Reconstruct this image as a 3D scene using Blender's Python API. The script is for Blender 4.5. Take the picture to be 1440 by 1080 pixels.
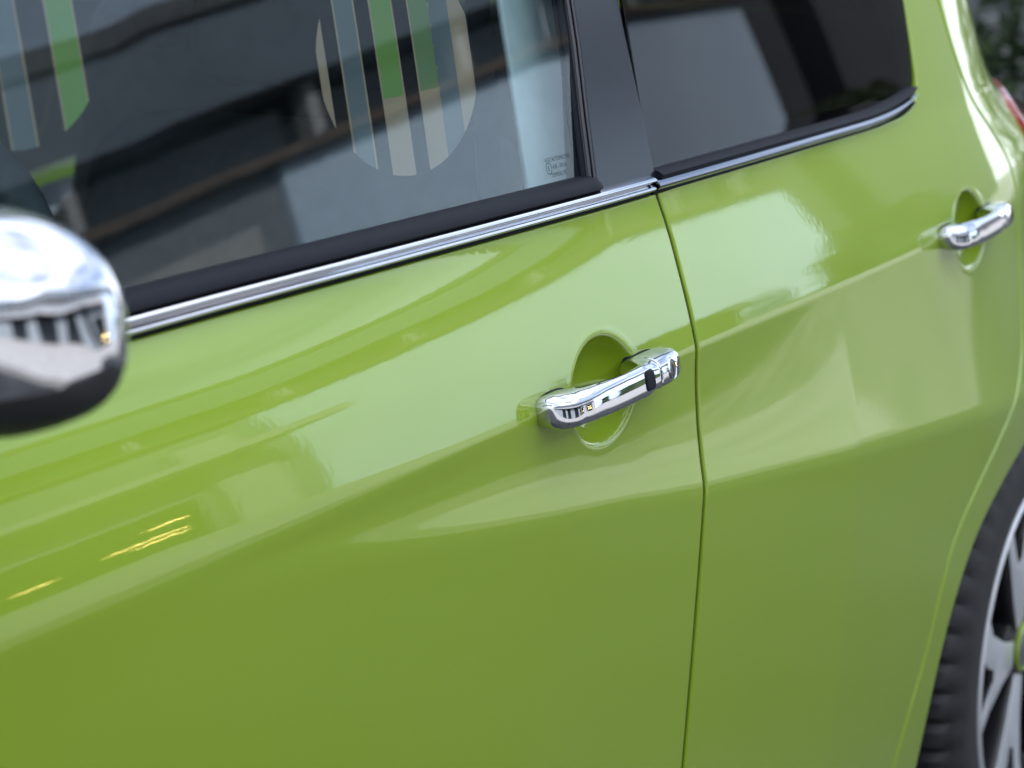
import bpy, bmesh, math, random
import numpy as np
from mathutils import Vector, Matrix
from mathutils.geometry import delaunay_2d_cdt

for o in list(bpy.data.objects):
    bpy.data.objects.remove(o, do_unlink=True)
SC = bpy.context.scene
COL = SC.collection
random.seed(7)
rng = np.random.default_rng(7)
R = math.radians

# ------------------------------------------------------------ camera
PSI, PITCH, FPX = R(61.25), R(12.75), 3400.0
cam_d = bpy.data.cameras.new("camera")
cam_d.sensor_width = 36.0
cam_d.lens = 36.0 * FPX / 1440.0
cam_d.clip_start = 0.02
cam_d.clip_end = 2000.0
cam_d.dof.use_dof = True
cam_d.dof.focus_distance = 1.88
cam_d.dof.aperture_fstop = 8.2
cam_d.dof.aperture_blades = 0
cam = bpy.data.objects.new("camera", cam_d)
COL.objects.link(cam)
cam.location = (-1.66287, -0.82177, 1.29933)
_f = Vector((math.sin(PSI) * math.cos(PITCH), math.cos(PSI) * math.cos(PITCH), -math.sin(PITCH)))
cam.rotation_euler = _f.to_track_quat('-Z', 'Y').to_euler()
SC.camera = cam

# ------------------------------------------------------------ sky, sun, exposure
SUN_EL, SUN_AZ = R(42.0), R(100.0)      # azimuth counter-clockwise from +x: behind the car
w = bpy.data.worlds.new("World")
SC.world = w
w.use_nodes = True
nt = w.node_tree
nt.nodes.clear()
sky = nt.nodes.new("ShaderNodeTexSky")
sky.sky_type = 'NISHITA'
sky.sun_disc = False
sky.sun_elevation = SUN_EL
sky.sun_rotation = R(90.0) - SUN_AZ
sky.air_density = 1.0
sky.dust_density = 2.0
sky.ozone_density = 1.0
bg = nt.nodes.new("ShaderNodeBackground")
bg.inputs[1].default_value = 0.15
wo = nt.nodes.new("ShaderNodeOutputWorld")
# broken bright cloud over the whole sky
wtc = nt.nodes.new("ShaderNodeTexCoord")
wmap = nt.nodes.new("ShaderNodeMapping")
wmap.inputs["Scale"].default_value = (1.0, 1.0, 2.6)
wn = nt.nodes.new("ShaderNodeTexNoise")
wn.inputs["Scale"].default_value = 1.5
wn.inputs["Detail"].default_value = 5
wn.inputs["Roughness"].default_value = .56
wr = nt.nodes.new("ShaderNodeValToRGB")
wr.color_ramp.elements[0].position = .33
wr.color_ramp.elements[1].position = .68
wm = nt.nodes.new("ShaderNodeMix")
wm.data_type = 'RGBA'
wm.inputs[7].default_value = (10.0, 10.6, 11.6, 1)
nt.links.new(wtc.outputs["Generated"], wmap.inputs[0])
nt.links.new(wmap.outputs[0], wn.inputs["Vector"])
nt.links.new(wn.outputs[0], wr.inputs[0])
nt.links.new(wr.outputs[0], wm.inputs[0])
nt.links.new(sky.outputs[0], wm.inputs[6])
nt.links.new(wm.outputs[2], bg.inputs[0])
nt.links.new(bg.outputs[0], wo.inputs[0])
sd = bpy.data.lights.new("sun", 'SUN')
sd.energy = 5.0
sd.angle = R(0.5)
sd.color = (1.0, 0.95, 0.88)
sun = bpy.data.objects.new("sun", sd)
COL.objects.link(sun)
_s = Vector((math.cos(SUN_AZ) * math.cos(SUN_EL), math.sin(SUN_AZ) * math.cos(SUN_EL), math.sin(SUN_EL)))
sun.rotation_euler = (-_s).to_track_quat('-Z', 'Y').to_euler()
sun.location = _s * 30
SC.view_settings.view_transform = 'Standard'
SC.view_settings.look = 'None'
SC.view_settings.gamma = 1.0
SC.view_settings.use_curve_mapping = False
SC.view_settings.exposure = 1.04
SC.render.engine = 'CYCLES'
SC.cycles.use_denoising = True
SC.cycles.max_bounces = 10
SC.cycles.transparent_max_bounces = 16
SC.cycles.caustics_reflective = False
SC.cycles.caustics_refractive = False
SC.cycles.sample_clamp_indirect = 8.0

# ------------------------------------------------------------ materials
def mat(name, base=(.5, .5, .5), rough=.5, metal=0., coat=0., coat_rough=.01, spec=.5, emit=None, emit_s=0.):
    m = bpy.data.materials.new(name)
    m.use_nodes = True
    b = m.node_tree.nodes["Principled BSDF"]
    b.inputs["Base Color"].default_value = (*base, 1)
    b.inputs["Roughness"].default_value = rough
    b.inputs["Metallic"].default_value = metal
    b.inputs["Coat Weight"].default_value = coat
    b.inputs["Coat Roughness"].default_value = coat_rough
    b.inputs["Specular IOR Level"].default_value = spec
    if emit:
        b.inputs["Emission Color"].default_value = (*emit, 1)
        b.inputs["Emission Strength"].default_value = emit_s
    return m

def noise_var(m, scale, c0, c1, bump=0., bscale=None, coord='Object', detail=4, coat_bump=0., coat_scale=200.):
    t = m.node_tree
    b = t.nodes["Principled BSDF"]
    tc = t.nodes.new("ShaderNodeTexCoord")
    if c0 is not None:
        n = t.nodes.new("ShaderNodeTexNoise")
        n.inputs["Scale"].default_value = scale
        n.inputs["Detail"].default_value = detail
        r = t.nodes.new("ShaderNodeValToRGB")
        r.color_ramp.elements[0].position = .3
        r.color_ramp.elements[1].position = .7
        r.color_ramp.elements[0].color = (*c0, 1)
        r.color_ramp.elements[1].color = (*c1, 1)
        t.links.new(tc.outputs[coord], n.inputs["Vector"])
        t.links.new(n.outputs[0], r.inputs[0])
        t.links.new(r.outputs[0], b.inputs["Base Color"])
    if bump:
        n2 = t.nodes.new("ShaderNodeTexNoise")
        n2.inputs["Scale"].default_value = bscale or scale
        n2.inputs["Detail"].default_value = 3
        bp = t.nodes.new("ShaderNodeBump")
        bp.inputs["Strength"].default_value = 1.0
        bp.inputs["Distance"].default_value = bump
        t.links.new(tc.outputs[coord], n2.inputs["Vector"])
        t.links.new(n2.outputs[0], bp.inputs["Height"])
        t.links.new(bp.outputs[0], b.inputs["Normal"])
    if coat_bump:
        n3 = t.nodes.new("ShaderNodeTexNoise")
        n3.inputs["Scale"].default_value = coat_scale
        n3.inputs["Detail"].default_value = 1
        bp = t.nodes.new("ShaderNodeBump")
        bp.inputs["Strength"].default_value = 1.0
        bp.inputs["Distance"].default_value = coat_bump
        t.links.new(tc.outputs[coord], n3.inputs["Vector"])
        t.links.new(n3.outputs[0], bp.inputs["Height"])
        t.links.new(bp.outputs[0], b.inputs["Coat Normal"])
    return m

def glass_mat(name, tint, refl=1.0):
    m = bpy.data.materials.new(name)
    m.use_nodes = True
    t = m.node_tree
    t.nodes.clear()
    out = t.nodes.new("ShaderNodeOutputMaterial")
    mix = t.nodes.new("ShaderNodeMixShader")
    tr = t.nodes.new("ShaderNodeBsdfTransparent")
    tr.inputs[0].default_value = (*tint, 1)
    gl = t.nodes.new("ShaderNodeBsdfGlossy")
    gl.inputs["Roughness"].default_value = 0.0
    gl.inputs["Color"].default_value = (1, 1, 1, 1)
    g = t.nodes.new("ShaderNodeNewGeometry")
    dot = t.nodes.new("ShaderNodeVectorMath"); dot.operation = 'DOT_PRODUCT'
    t.links.new(g.outputs["Normal"], dot.inputs[0]); t.links.new(g.outputs["Incoming"], dot.inputs[1])
    def M(op, a, b=None):
        n = t.nodes.new("ShaderNodeMath"); n.operation = op
        for i, v in enumerate((a, b)):
            if v is None: continue
            if isinstance(v, (int, float)): n.inputs[i].default_value = v
            else: t.links.new(v, n.inputs[i])
        return n.outputs[0]
    c = M('ABSOLUTE', dot.outputs["Value"])
    p = M('POWER', M('SUBTRACT', 1.0, c), 5.0)
    fr = M('MULTIPLY', M('ADD', M('MULTIPLY', p, .95), .043), refl)
    t.links.new(fr, mix.inputs[0]); t.links.new(tr.outputs[0], mix.inputs[1]); t.links.new(gl.outputs[0], mix.inputs[2])
    t.links.new(mix.outputs[0], out.inputs[0])
    return m

GREEN = (0.262, 0.392, 0.014)
M = {}
M['paint'] = noise_var(mat('lime_paint', GREEN, .55, 0, 1.0, .028, .25), 1, None, None, coat_bump=.000018, coat_scale=150.)
M['paint'].node_tree.nodes['Principled BSDF'].inputs['Coat IOR'].default_value = 1.6
M['chrome'] = mat('chrome', (.60, .61, .65), .035, 1.0)
M['chrome_soft'] = mat('chrome_trim', (.66, .68, .72), .10, 1.0)
M['black_gloss'] = noise_var(mat('black_pillar_film', (.016, .022, .032), .22, 0, 0, spec=.24), 1, None, None, bump=.000015, bscale=600)
M['frame_black'] = mat('black_frame_paint', (.03, .03, .035), .28)
M['rubber'] = noise_var(mat('black_rubber', (.010, .012, .018), .58, spec=.10), 1, None, None, bump=.0001, bscale=700)
M['plastic'] = noise_var(mat('black_plastic', (.016, .017, .020), .5), 1, None, None, bump=.0002, bscale=900)
M['jamb'] = mat('dark_jamb', (.012, .014, .010), .7)
M['glass'] = glass_mat('clear_glass', (.80, .87, .88), .88)
M['privacy'] = glass_mat('tinted_glass', (.20, .225, .26), .50)
M['tyre'] = noise_var(mat('tyre_rubber', (.018, .018, .020), .62), 30, (.014, .014, .016), (.024, .024, .027), bump=.0004, bscale=400)
M['machined'] = mat('machined_alloy', (.70, .72, .75), .42, .45, .5, .03)
M['rim_black'] = mat('rim_black', (.012, .012, .014), .25, 0, .6)
M['disc'] = mat('brake_steel', (.30, .30, .30), .35, 1.0)
M['seat'] = noise_var(mat('seat_fabric', (.035, .037, .04), .9), 40, (.028, .03, .034), (.045, .047, .05), bump=.0006, bscale=900)
M['trim_dark'] = noise_var(mat('interior_plastic', (.035, .04, .045), .6), 60, (.03, .034, .04), (.045, .05, .055), bump=.0003, bscale=700)
M['trim_pale'] = noise_var(mat('interior_pale_trim', (.62, .66, .65), .6), 40, (.58, .62, .61), (.66, .70, .69))
M['headliner'] = noise_var(mat('headliner', (.10, .10, .105), .95), 60, (.09, .09, .095), (.12, .12, .125))
M['red_lens'] = mat('red_lens', (.32, .004, .012), .08, 0, 1.0, .01)
M['text'] = mat('etched_marking', (.03, .04, .045), .8)
M['ground'] = noise_var(mat('concrete_paving', (.20, .20, .20), .85), 1.6, (.24, .243, .25), (.33, .33, .33), bump=.002, bscale=60)
M['setts'] = noise_var(mat('grey_setts', (.13, .13, .13), .85), 5, (.09, .09, .092), (.18, .18, .175), bump=.004, bscale=9)
M['asphalt'] = noise_var(mat('asphalt', (.05, .05, .052), .85), 1.1, (.022, .023, .025), (.095, .095, .092), bump=.003, bscale=90, detail=7)
M['back_wall'] = noise_var(mat('dark_brown_render', (.07, .065, .055), .8), 1.5, (.06, .055, .045), (.085, .08, .07))
M['dark_clad'] = noise_var(mat('dark_cladding', (.035, .04, .05), .6), 1.5, (.03, .034, .042), (.045, .05, .06))
M['wall'] = noise_var(mat('pale_blue_render', (.44, .57, .73), .85), .8, (.43, .55, .71), (.48, .61, .76), bump=.003, bscale=20)
M['roof_dark'] = noise_var(mat('dark_roof', (.05, .055, .065), .6), 2, (.04, .045, .055), (.065, .07, .08))
M['beam'] = noise_var(mat('brown_beam', (.09, .065, .05), .6), 3, (.07, .05, .04), (.11, .08, .06))
M['wall_grey'] = noise_var(mat('grey_blue_panel', (.17, .20, .23), .6), .8, (.15, .18, .21), (.20, .23, .26))
M['trim_smoke'] = mat('smoked_chrome', (.24, .26, .31), .10, 1.0)
M['s_olive'] = mat('reflection_olive', (.13, .19, .06), .6)
M['fascia'] = noise_var(mat('slate_fascia', (.10, .13, .17), .5), .6, (.085, .112, .15), (.12, .15, .19))
M['pane_dark'] = mat('dark_pane', (.012, .016, .02), .08)
M['mullion'] = mat('grey_mullion', (.33, .34, .36), .5)
M['lamp_warm'] = mat('warm_lamp', (.9, .6, .2), .4, emit=(1.0, .68, .22), emit_s=11.)
M['s_green'] = mat('reflection_green', (.14, .26, .03), .6)  # stripe colours of the reflections painted on the front window
M['s_beige'] = mat('reflection_beige', (.36, .235, .14), .6)
M['s_grey'] = mat('reflection_grey', (.10, .112, .115), .6)
M['s_dark'] = mat('reflection_dark', (.03, .045, .06), .6)

# ------------------------------------------------------------ helpers
def tag(o, label=None, cat=None, group=None, kind=None):
    if label: o['label'] = label
    if cat: o['category'] = cat
    if group: o['group'] = group
    if kind: o['kind'] = kind
    return o

def link(name, me, m, parent=None):
    o = bpy.data.objects.new(name, me)
    COL.objects.link(o)
    if m is not None and not me.materials:
        for mm in (m if isinstance(m, (list, tuple)) else [m]):
            me.materials.append(mm)
    if parent is not None:
        o.parent = parent
    return o

def empty(name, loc=(0, 0, 0), parent=None):
    o = bpy.data.objects.new(name, None)
    o.empty_display_size = .1
    COL.objects.link(o)
    o.location = loc
    if parent: o.parent = parent
    return o

def mesh(name, v, f, smooth=True, normals=None, auto=None):
    me = bpy.data.meshes.new(name)
    me.from_pydata([tuple(map(float, p)) for p in v], [], [tuple(map(int, q)) for q in f])
    me.update()
    if smooth:
        me.polygons.foreach_set('use_smooth', [True] * len(me.polygons))
    if normals is not None:
        me.normals_split_custom_set_from_vertices([tuple(map(float, n)) for n in normals])
    elif auto is not None:
        me.set_sharp_from_angle(angle=R(auto))
    return me

def grid_mesh(P, close_u=False, close_v=False, flip=False):
    """P[nu][nv][3] -> verts, faces"""
    P = np.asarray(P, float)
    nu, nv = P.shape[:2]
    f = []
    for i in range(nu if close_u else nu - 1):
        for j in range(nv if close_v else nv - 1):
            a, b = i * nv + j, ((i + 1) % nu) * nv + j
            c, d = ((i + 1) % nu) * nv + (j + 1) % nv, i * nv + (j + 1) % nv
            f.append((a, d, c, b) if flip else (a, b, c, d))
    return P.reshape(-1, 3), f

def fix_normals(me):
    bm = bmesh.new(); bm.from_mesh(me)
    bmesh.ops.recalc_face_normals(bm, faces=bm.faces)
    bm.to_mesh(me); bm.free()
    return me

def box(name, lo, hi, m, parent=None, bevel=0., seg=2):
    bm = bmesh.new()
    bmesh.ops.create_cube(bm, size=1)
    lo, hi = Vector(lo), Vector(hi)
    for v in bm.verts:
        v.co = Vector([(lo[k] + hi[k]) / 2 + v.co[k] * (hi[k] - lo[k]) for k in range(3)])
    if bevel:
        bmesh.ops.bevel(bm, geom=list(bm.edges), offset=bevel, segments=seg, affect='EDGES', profile=.5)
    me = bpy.data.meshes.new(name)
    bm.to_mesh(me); bm.free()
    if bevel:
        me.polygons.foreach_set('use_smooth', [True] * len(me.polygons)); me.set_sharp_from_angle(angle=R(40))
    return link(name, me, m, parent)

def loft(name, secs, m, parent=None, cap=True, auto=50):
    """secs: list of closed rings (n x 3)"""
    v, f = grid_mesh(secs, close_v=True)
    f = list(f); n = len(secs[0])
    if cap:
        f.append(tuple(range(n)))
        f.append(tuple(range(len(v) - 1, len(v) - n - 1, -1)))
    me = fix_normals(mesh(name, v, f))
    me.polygons.foreach_set('use_smooth', [True] * len(me.polygons))
    if auto: me.set_sharp_from_angle(angle=R(auto))
    return link(name, me, m, parent)

# ------------------------------------------------------------ the car's side surface  y = Y(x, z)
# x runs to the rear, z up, outside of the near flank is -y.  The section is given by its lean angle and integrated.
XS = np.arange(-2.0, 2.01, .02)
ZS = np.arange(.10, 1.5001, .001)
CREASE = .88
def zlow(x):
    return np.interp(x, [-2, -.65, -.412, -.165, .171, .54, 1.0, 1.4, 2], [.862, .862, .845, .809, .757, .712, .660, .64, .63])
def amp(x):
    t = np.clip((x + .62) / .55, 0, 1)
    return t * t * (3 - 2 * t)
def build_tab():
    T = np.zeros((len(XS), len(ZS)))
    for i, x in enumerate(XS):
        zl = float(zlow(x)); a = float(amp(x)); b = float(np.clip((x - .05) / .45, 0, 1)); c = float(np.clip((x + .45) / .5, 0, 1)); hw = .0035 + .012 * float(np.clip((-.22 - x) / .35, 0, 1))
        k = [(.10, -16), (.25, -8), (.40, -5), (zl - .09, -3.5), (zl - .010, -2.5), (zl + .010, -2.5 + 13.5 * a),
             (.88 - .5 * (.88 - zl), -3 + (6 + 4 * b) * a), (.868 - .6 * hw, -4 + 8 * b), (.88 - hw, -4 + 7 * b),
             (.88 + hw, 10.5), (.899 + .5 * hw, 13), (.935, 18 - c), (.97, 23.5 - 4.8 * c), (1.002, 32 - 12 * c), (1.02, 15.5), (1.2, 17), (1.34, 24), (1.40, 46), (1.5, 60)]
        T[i] = np.interp(ZS, [q[0] for q in k], [q[1] for q in k])
    ker = np.hanning(9); ker /= ker.sum()
    T = np.array([np.convolve(np.pad(r, 4, mode='edge'), ker, 'valid') for r in T])
    Yt = np.cumsum(np.tan(np.radians(T)) * .001, 1)
    i0 = int(round((CREASE - .10) / .001))
    return Yt - Yt[:, i0:i0 + 1]
TAB = build_tab()
def plan(x):
    return .010 * (x - .2) ** 2 + .20 * np.maximum(x - .85, 0) ** 2.2 + .10 * np.maximum(-x - .7, 0) ** 2
def Y0(x, z):
    x = np.asarray(x, float); z = np.asarray(z, float)
    fx = np.clip((x + 2.0) / .02, 0, len(XS) - 1.001); fz = np.clip((z - .10) / .001, 0, len(ZS) - 1.001)
    i = fx.astype(int); j = fz.astype(int); a = fx - i; b = fz - j
    v = TAB[i, j] * (1 - a) * (1 - b) + TAB[i + 1, j] * a * (1 - b) + TAB[i, j + 1] * (1 - a) * b + TAB[i + 1, j + 1] * a * b
    h = np.clip((z - .90) / .16, 0, 1)
    return v + plan(x) + .45 * h * h * (3 - 2 * h) * np.maximum(x - .98, 0) ** 2
CUPS = [(-.010, .877, .0545, .0415, .0215), (.900, .877, .0545, .0415, .0215)]
def cup(x, z):
    d = np.zeros_like(np.asarray(x, float))
    for cx, cz, rx, rz, D in CUPS:
        q = ((x - cx) / rx) ** 2 + ((z - cz) / rz) ** 2
        s = (1 - q) * 25.0
        soft = np.where(s > 30, s, np.log1p(np.exp(np.minimum(s, 30)))) / 25.0      # rounded lip
        d = d + D * (1 - np.exp(-1.9 * soft)) / .85
        d = d - 0.0003 * np.exp(-((np.sqrt(q) - 1.12) / .06) ** 2)                    # faint raised rim
    return d
def YB(x, z):
    return Y0(x, z) + cup(x, z)
def normals_of(fn, x, z, ex=.006, ez=.0012, fine=None):
    e1 = np.full_like(x, ex); e2 = np.full_like(x, ez)
    if fine is not None:
        e1 = np.where(fine, .0012, e1); e2 = np.where(fine, .0012, e2)
    gx = (fn(x + e1, z) - fn(x - e1, z)) / (2 * e1)
    gz = (fn(x, z + e2) - fn(x, z - e2)) / (2 * e2)
    n = np.stack([gx, -np.ones_like(gx), gz], -1)
    return n / np.linalg.norm(n, axis=1, keepdims=True)
def near_cup(x, z):
    m = np.zeros(len(x), bool)
    for cx, cz, *_ in CUPS:
        m |= (np.abs(x - cx - .01) < .17) & (np.abs(z - cz) < .078)
    return m

def resample(poly, step, closed=True):
    poly = [np.array(p, float) for p in poly]
    out = []
    n = len(poly)
    for i in range(n if closed else n - 1):
        a, b = poly[i], poly[(i + 1) % n]
        k = max(1, int(math.ceil(np.linalg.norm(b - a) / step)))
        for q in range(k):
            out.append(a + (b - a) * q / k)
    if not closed: out.append(poly[-1])
    return np.array(out)
def smooth_poly(p, rounds=1, closed=False):
    p = np.array(p, float)
    for _ in range(rounds):
        if closed:
            q = np.roll(p, -1, 0)
            p = np.stack([.75 * p + .25 * q, .25 * p + .75 * q], 1).reshape(-1, 2)
        else:
            a, b = p[:-1], p[1:]
            p = np.vstack([p[:1], np.stack([.75 * a + .25 * b, .25 * a + .75 * b], 1).reshape(-1, 2), p[-1:]])
    return p
def inside(pts, poly):
    x, y = pts[:, 0], pts[:, 1]
    c = np.zeros(len(pts), bool)
    a = poly; b = np.roll(poly, -1, 0)
    for (x1, y1), (x2, y2) in zip(a, b):
        m = ((y1 > y) != (y2 > y))
        if y1 != y2:
            c ^= m & (x < (x2 - x1) * (y - y1) / (y2 - y1) + x1)
    return c
def seg_dist(pts, poly):
    d = np.full(len(pts), 1e9)
    a = poly; b = np.roll(poly, -1, 0)
    for p, q in zip(a, b):
        v = q - p; L = v @ v
        if L < 1e-14: continue
        t = np.clip(((pts - p) @ v) / L, 0, 1)
        d = np.minimum(d, np.linalg.norm(pts - (p + t[:, None] * v), axis=1))
    return d

def panel(name, outline, m, parent, fn=Y0, step=.014, edge=.006, roll=.0020, depth=.016, off=0., rows=True, cups=False, thick=0.):
    """a pressed panel: an outline in (x, z) laid on the flank surface, with rolled edges turned inwards"""
    B = resample(outline, edge)
    area = .5 * np.sum(B[:, 0] * np.roll(B[:, 1], -1) - np.roll(B[:, 0], -1) * B[:, 1])
    if area < 0: B = B[::-1]
    t = np.roll(B, -1, 0) - np.roll(B, 1, 0)
    t /= np.linalg.norm(t, axis=1, keepdims=True) + 1e-12
    out2 = np.stack([t[:, 1], -t[:, 0]], 1)
    IN = B - out2 * roll
    lo, hi = IN.min(0), IN.max(0)
    xs = np.arange(lo[0], hi[0], step)
    pts = []
    if rows:
        for x in xs:
            zl = float(zlow(x))
            zz = np.concatenate([np.arange(zl - .03, lo[1], -.02), zl + np.arange(-.024, .0241, .004),
                                 np.linspace(zl + .03, .864, 6) if zl < .83 else np.array([]),
                                 .88 + np.arange(-.012, .0121, .002), np.arange(.897, .9991, .006), np.arange(1.002, 1.031, .003), np.arange(1.045, hi[1], .02)])
            zz = np.unique(np.round(zz, 4))
            keep = [zz[0]]
            for z in zz[1:]:
                if z - keep[-1] > .0018: keep.append(z)
            pts.append(np.stack([np.full(len(keep), x), np.array(keep)], 1))
        pts = np.vstack(pts)
    else:
        X, Z = np.meshgrid(xs, np.arange(lo[1], hi[1], step), indexing='ij')
        pts = np.stack([X.ravel(), Z.ravel()], 1)
    if cups:
        for cx, cz, *_ in CUPS:
            if not (lo[0] < cx < hi[0]): continue
            x0, x1, z0, z1 = cx - .145, min(cx + .16, hi[0]), cz - .068, cz + .068
            o = (pts[:, 0] > x0) & (pts[:, 0] < x1) & (pts[:, 1] > z0) & (pts[:, 1] < z1)
            pts = pts[~o]
            X, Z = np.meshgrid(np.arange(x0, x1, .0019), np.arange(z0, z1, .0019), indexing='ij')
            pts = np.vstack([pts, np.stack([X.ravel(), Z.ravel()], 1)])
    pts = pts[inside(pts, IN)]
    pts = pts[seg_dist(pts, IN) > .0022]
    pts = pts + rng.uniform(-1e-5, 1e-5, pts.shape)
    allp = np.vstack([IN, pts])
    n = len(IN)
    res = delaunay_2d_cdt([Vector(p) for p in allp], [(i, (i + 1) % n) for i in range(n)], [], 1, 1e-6)
    V2 = np.array([(p[0], p[1]) for p in res[0]])
    F = []
    for q in res[2]:
        a, b, c = (V2[k] for k in q[:3])
        F.append(tuple(q) if (b[0] - a[0]) * (c[1] - a[1]) - (b[1] - a[1]) * (c[0] - a[0]) > 0 else tuple(reversed(q)))
    x, z = V2[:, 0], V2[:, 1]
    fine = near_cup(x, z) if cups else None
    N = normals_of(fn, x, z, fine=fine)
    V = np.stack([x, fn(x, z) + off, z], 1)
    base = len(V)
    nb = len(IN)
    bx, bz = IN[:, 0], IN[:, 1]
    by = fn(bx, bz) + off
    bn = normals_of(fn, bx, bz, fine=near_cup(bx, bz) if cups else None)
    o3 = np.stack([out2[:, 0], np.zeros(nb), out2[:, 1]], 1)
    o3 -= bn * np.sum(o3 * bn, 1, keepdims=True)
    o3 /= np.linalg.norm(o3, axis=1, keepdims=True)
    P0 = np.stack([bx, by, bz], 1)
    VV, NN = [V], [N]
    steps = [0, 25, 50, 70, 90]
    for a in steps:
        ca, sa = math.cos(R(a)), math.sin(R(a))
        VV.append(P0 + o3 * roll * sa - bn * roll * (1 - ca)); NN.append(bn * ca + o3 * sa)
    VV.append(VV[-1] - bn * depth); NN.append(o3)
    rings = len(steps) + 1
    for r in range(rings - 1):
        for i in range(nb):
            j = (i + 1) % nb
            p = base + r * nb
            F.append((p + i, p + nb + i, p + nb + j, p + j))
    V = np.vstack(VV); N = np.vstack(NN)
    if thick:                                  # back sheet of a pane
        k = len(V)
        Vb = np.stack([x, fn(x, z) + off + thick, z], 1)
        V = np.vstack([V, Vb]); N = np.vstack([N, -normals_of(fn, x, z)])
        F += [tuple(k + q for q in reversed(t_)) for t_ in F[:len(res[2])]]
    return link(name, mesh(name, V, F, True, N), m, parent)

YC = .83           # centre plane of the car
MIRROR_ME = []
def far_copy(o):
    """the same part on the far flank"""
    c = o.copy()
    COL.objects.link(c)
    c.parent = o.parent
    c.scale = (o.scale.x, -o.scale.y, o.scale.z)
    c.location = (o.location.x, 2 * YC - o.location.y, o.location.z)
    for ch in list(o.children):
        d = ch.copy(); COL.objects.link(d); d.parent = c
    return c

car = empty('car', (1.19, YC, 0))
tag(car, 'lime green hatchback with chrome door handles and chrome belt trim', 'car')
CARINV = Matrix.Translation((-1.19, -YC, 0))
def part(o):
    """keep world coordinates while parented to the car"""
    o.parent = car
    o.matrix_parent_inverse = CARINV
    return o

# ---- outlines
ARC_C, ARC_R = (1.195, .262), .328
def arc(cx, cz, r, a0, a1, n=28):
    return [(cx + r * math.cos(R(a0 + (a1 - a0) * k / n)), cz + r * math.sin(R(a0 + (a1 - a0) * k / n))) for k in range(n + 1)]
SHUT = [(.157, 1.0085), (.1595, .98), (.158, .94), (.158, .91), (.160, .873), (.164, .81), (.162, .75), (.161, .686), (.161, .54), (.162, .30)]
SHUT = [tuple(p) for p in smooth_poly(SHUT, 1)]
g = .0031
front_out = [(-1.0, .27), *[(x - g, z) for x, z in reversed(SHUT)], *[(x, 1.0085) for x in np.linspace(.14, -.93, 12)], (-.97, .98), (-1.0, .86)]
front_out[1] = (front_out[1][0], .27)
front_door = part(panel('front_door', front_out, M['paint'], None, fn=YB, cups=True))
REAR = [(.935, 1.36), (.96, 1.18), (.981, 1.073), (1.008, 1.012), (1.066, .966), (1.105, .931), (1.116, .89), (1.112, .82), (1.096, .72), (1.065, .685), (1.005, .648),
        (.892, .588), (.828, .543), (.797, .485), (.772, .416), (.735, .356), (.70, .27)]
REAR = [tuple(p) for p in smooth_poly(REAR, 2)]
RGLASS_END = smooth_poly([(.715, 1.0105), (.77, 1.012), (.812, 1.019), (.836, 1.036), (.846, 1.075), (.853, 1.13), (.858, 1.22), (.860, 1.36)], 2)
rear_out = [*[(x + g, z) for x, z in SHUT], (.164, .27), *[(x - g, z) for x, z in reversed(REAR)], *[tuple(p) for p in reversed(RGLASS_END)], *[(x, 1.0095) for x in np.linspace(.70, .19, 8)]]
rear_door = part(panel('rear_door', rear_out, M['paint'], None, fn=YB, cups=True))
TAILX = 1.84
ARCH = smooth_poly([(.797, .24), (.810, .325), (.833, .412), (.863, .469), (.905, .52), (.972, .556), (1.06, .582), (1.20, .600), (1.33, .612), (1.48, .598), (1.60, .545), (1.68, .45), (1.72, .33), (1.73, .22)], 2)
quarter_out = [*[(x + g, z) for x, z in REAR], (.735, .19), (.795, .19), *[tuple(p) for p in ARCH], (1.75, .20), (TAILX, .22), (TAILX, .86),
               (1.76, .985), (1.66, 1.06), (1.52, 1.20), (1.38, 1.36)]
quarter = part(panel('rear_quarter_panel', quarter_out, M['paint'], None, fn=Y0, depth=.03, roll=.0042))
FC = (-1.36, .262)
fender_out = [(-1.004, .27), (-1.004, .86), (-.974, .985), (-1.1, .975), (-1.4, .90), (-1.72, .74), (-1.74, .30), (FC[0] - .33, .22), *arc(*FC, .335, 190, 10, 30)]
fender = part(panel('front_fender', fender_out, M['paint'], None, fn=Y0, rows=False, step=.03, depth=.03))
sill = part(panel('sill', [(-1.0, .17), (.76, .17), (.76, .262), (-1.0, .262)], M['paint'], None, fn=Y0, rows=False, step=.03))
rail = part(panel('roof_rail', [(-.55, 1.366), (1.37, 1.366), (1.33, 1.41), (-.47, 1.41)], M['paint'], None, fn=Y0, rows=False, step=.02))
apil = part(panel('windscreen_pillar', [(-.98, 1.012), (-.925, 1.012), (-.505, 1.362), (-.56, 1.362)], M['paint'], None, fn=Y0, rows=False, step=.02))
# inner structure behind the shut lines
jamb_out = [(-.99, .2), (.74, .2), (.80, .45), (.95, .60), (1.25, .65), (1.55, .63), (1.74, .46), (1.80, .8), (1.6, .97), (-.99, .985)]
jamb = part(panel('door_jamb', jamb_out, M['jamb'], None, fn=lambda x, z: Y0(x, z) + .034, rows=False, step=.03, roll=.001, depth=.004))
cpil_in = part(panel('rear_pillar_inner', [(.89, .98), (1.42, .98), (1.33, 1.2), (1.25, 1.36), (.89, 1.36)], M['jamb'], None, fn=lambda x, z: Y0(x, z) + .03, rows=False, step=.03, roll=.001, depth=.004))

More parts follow.
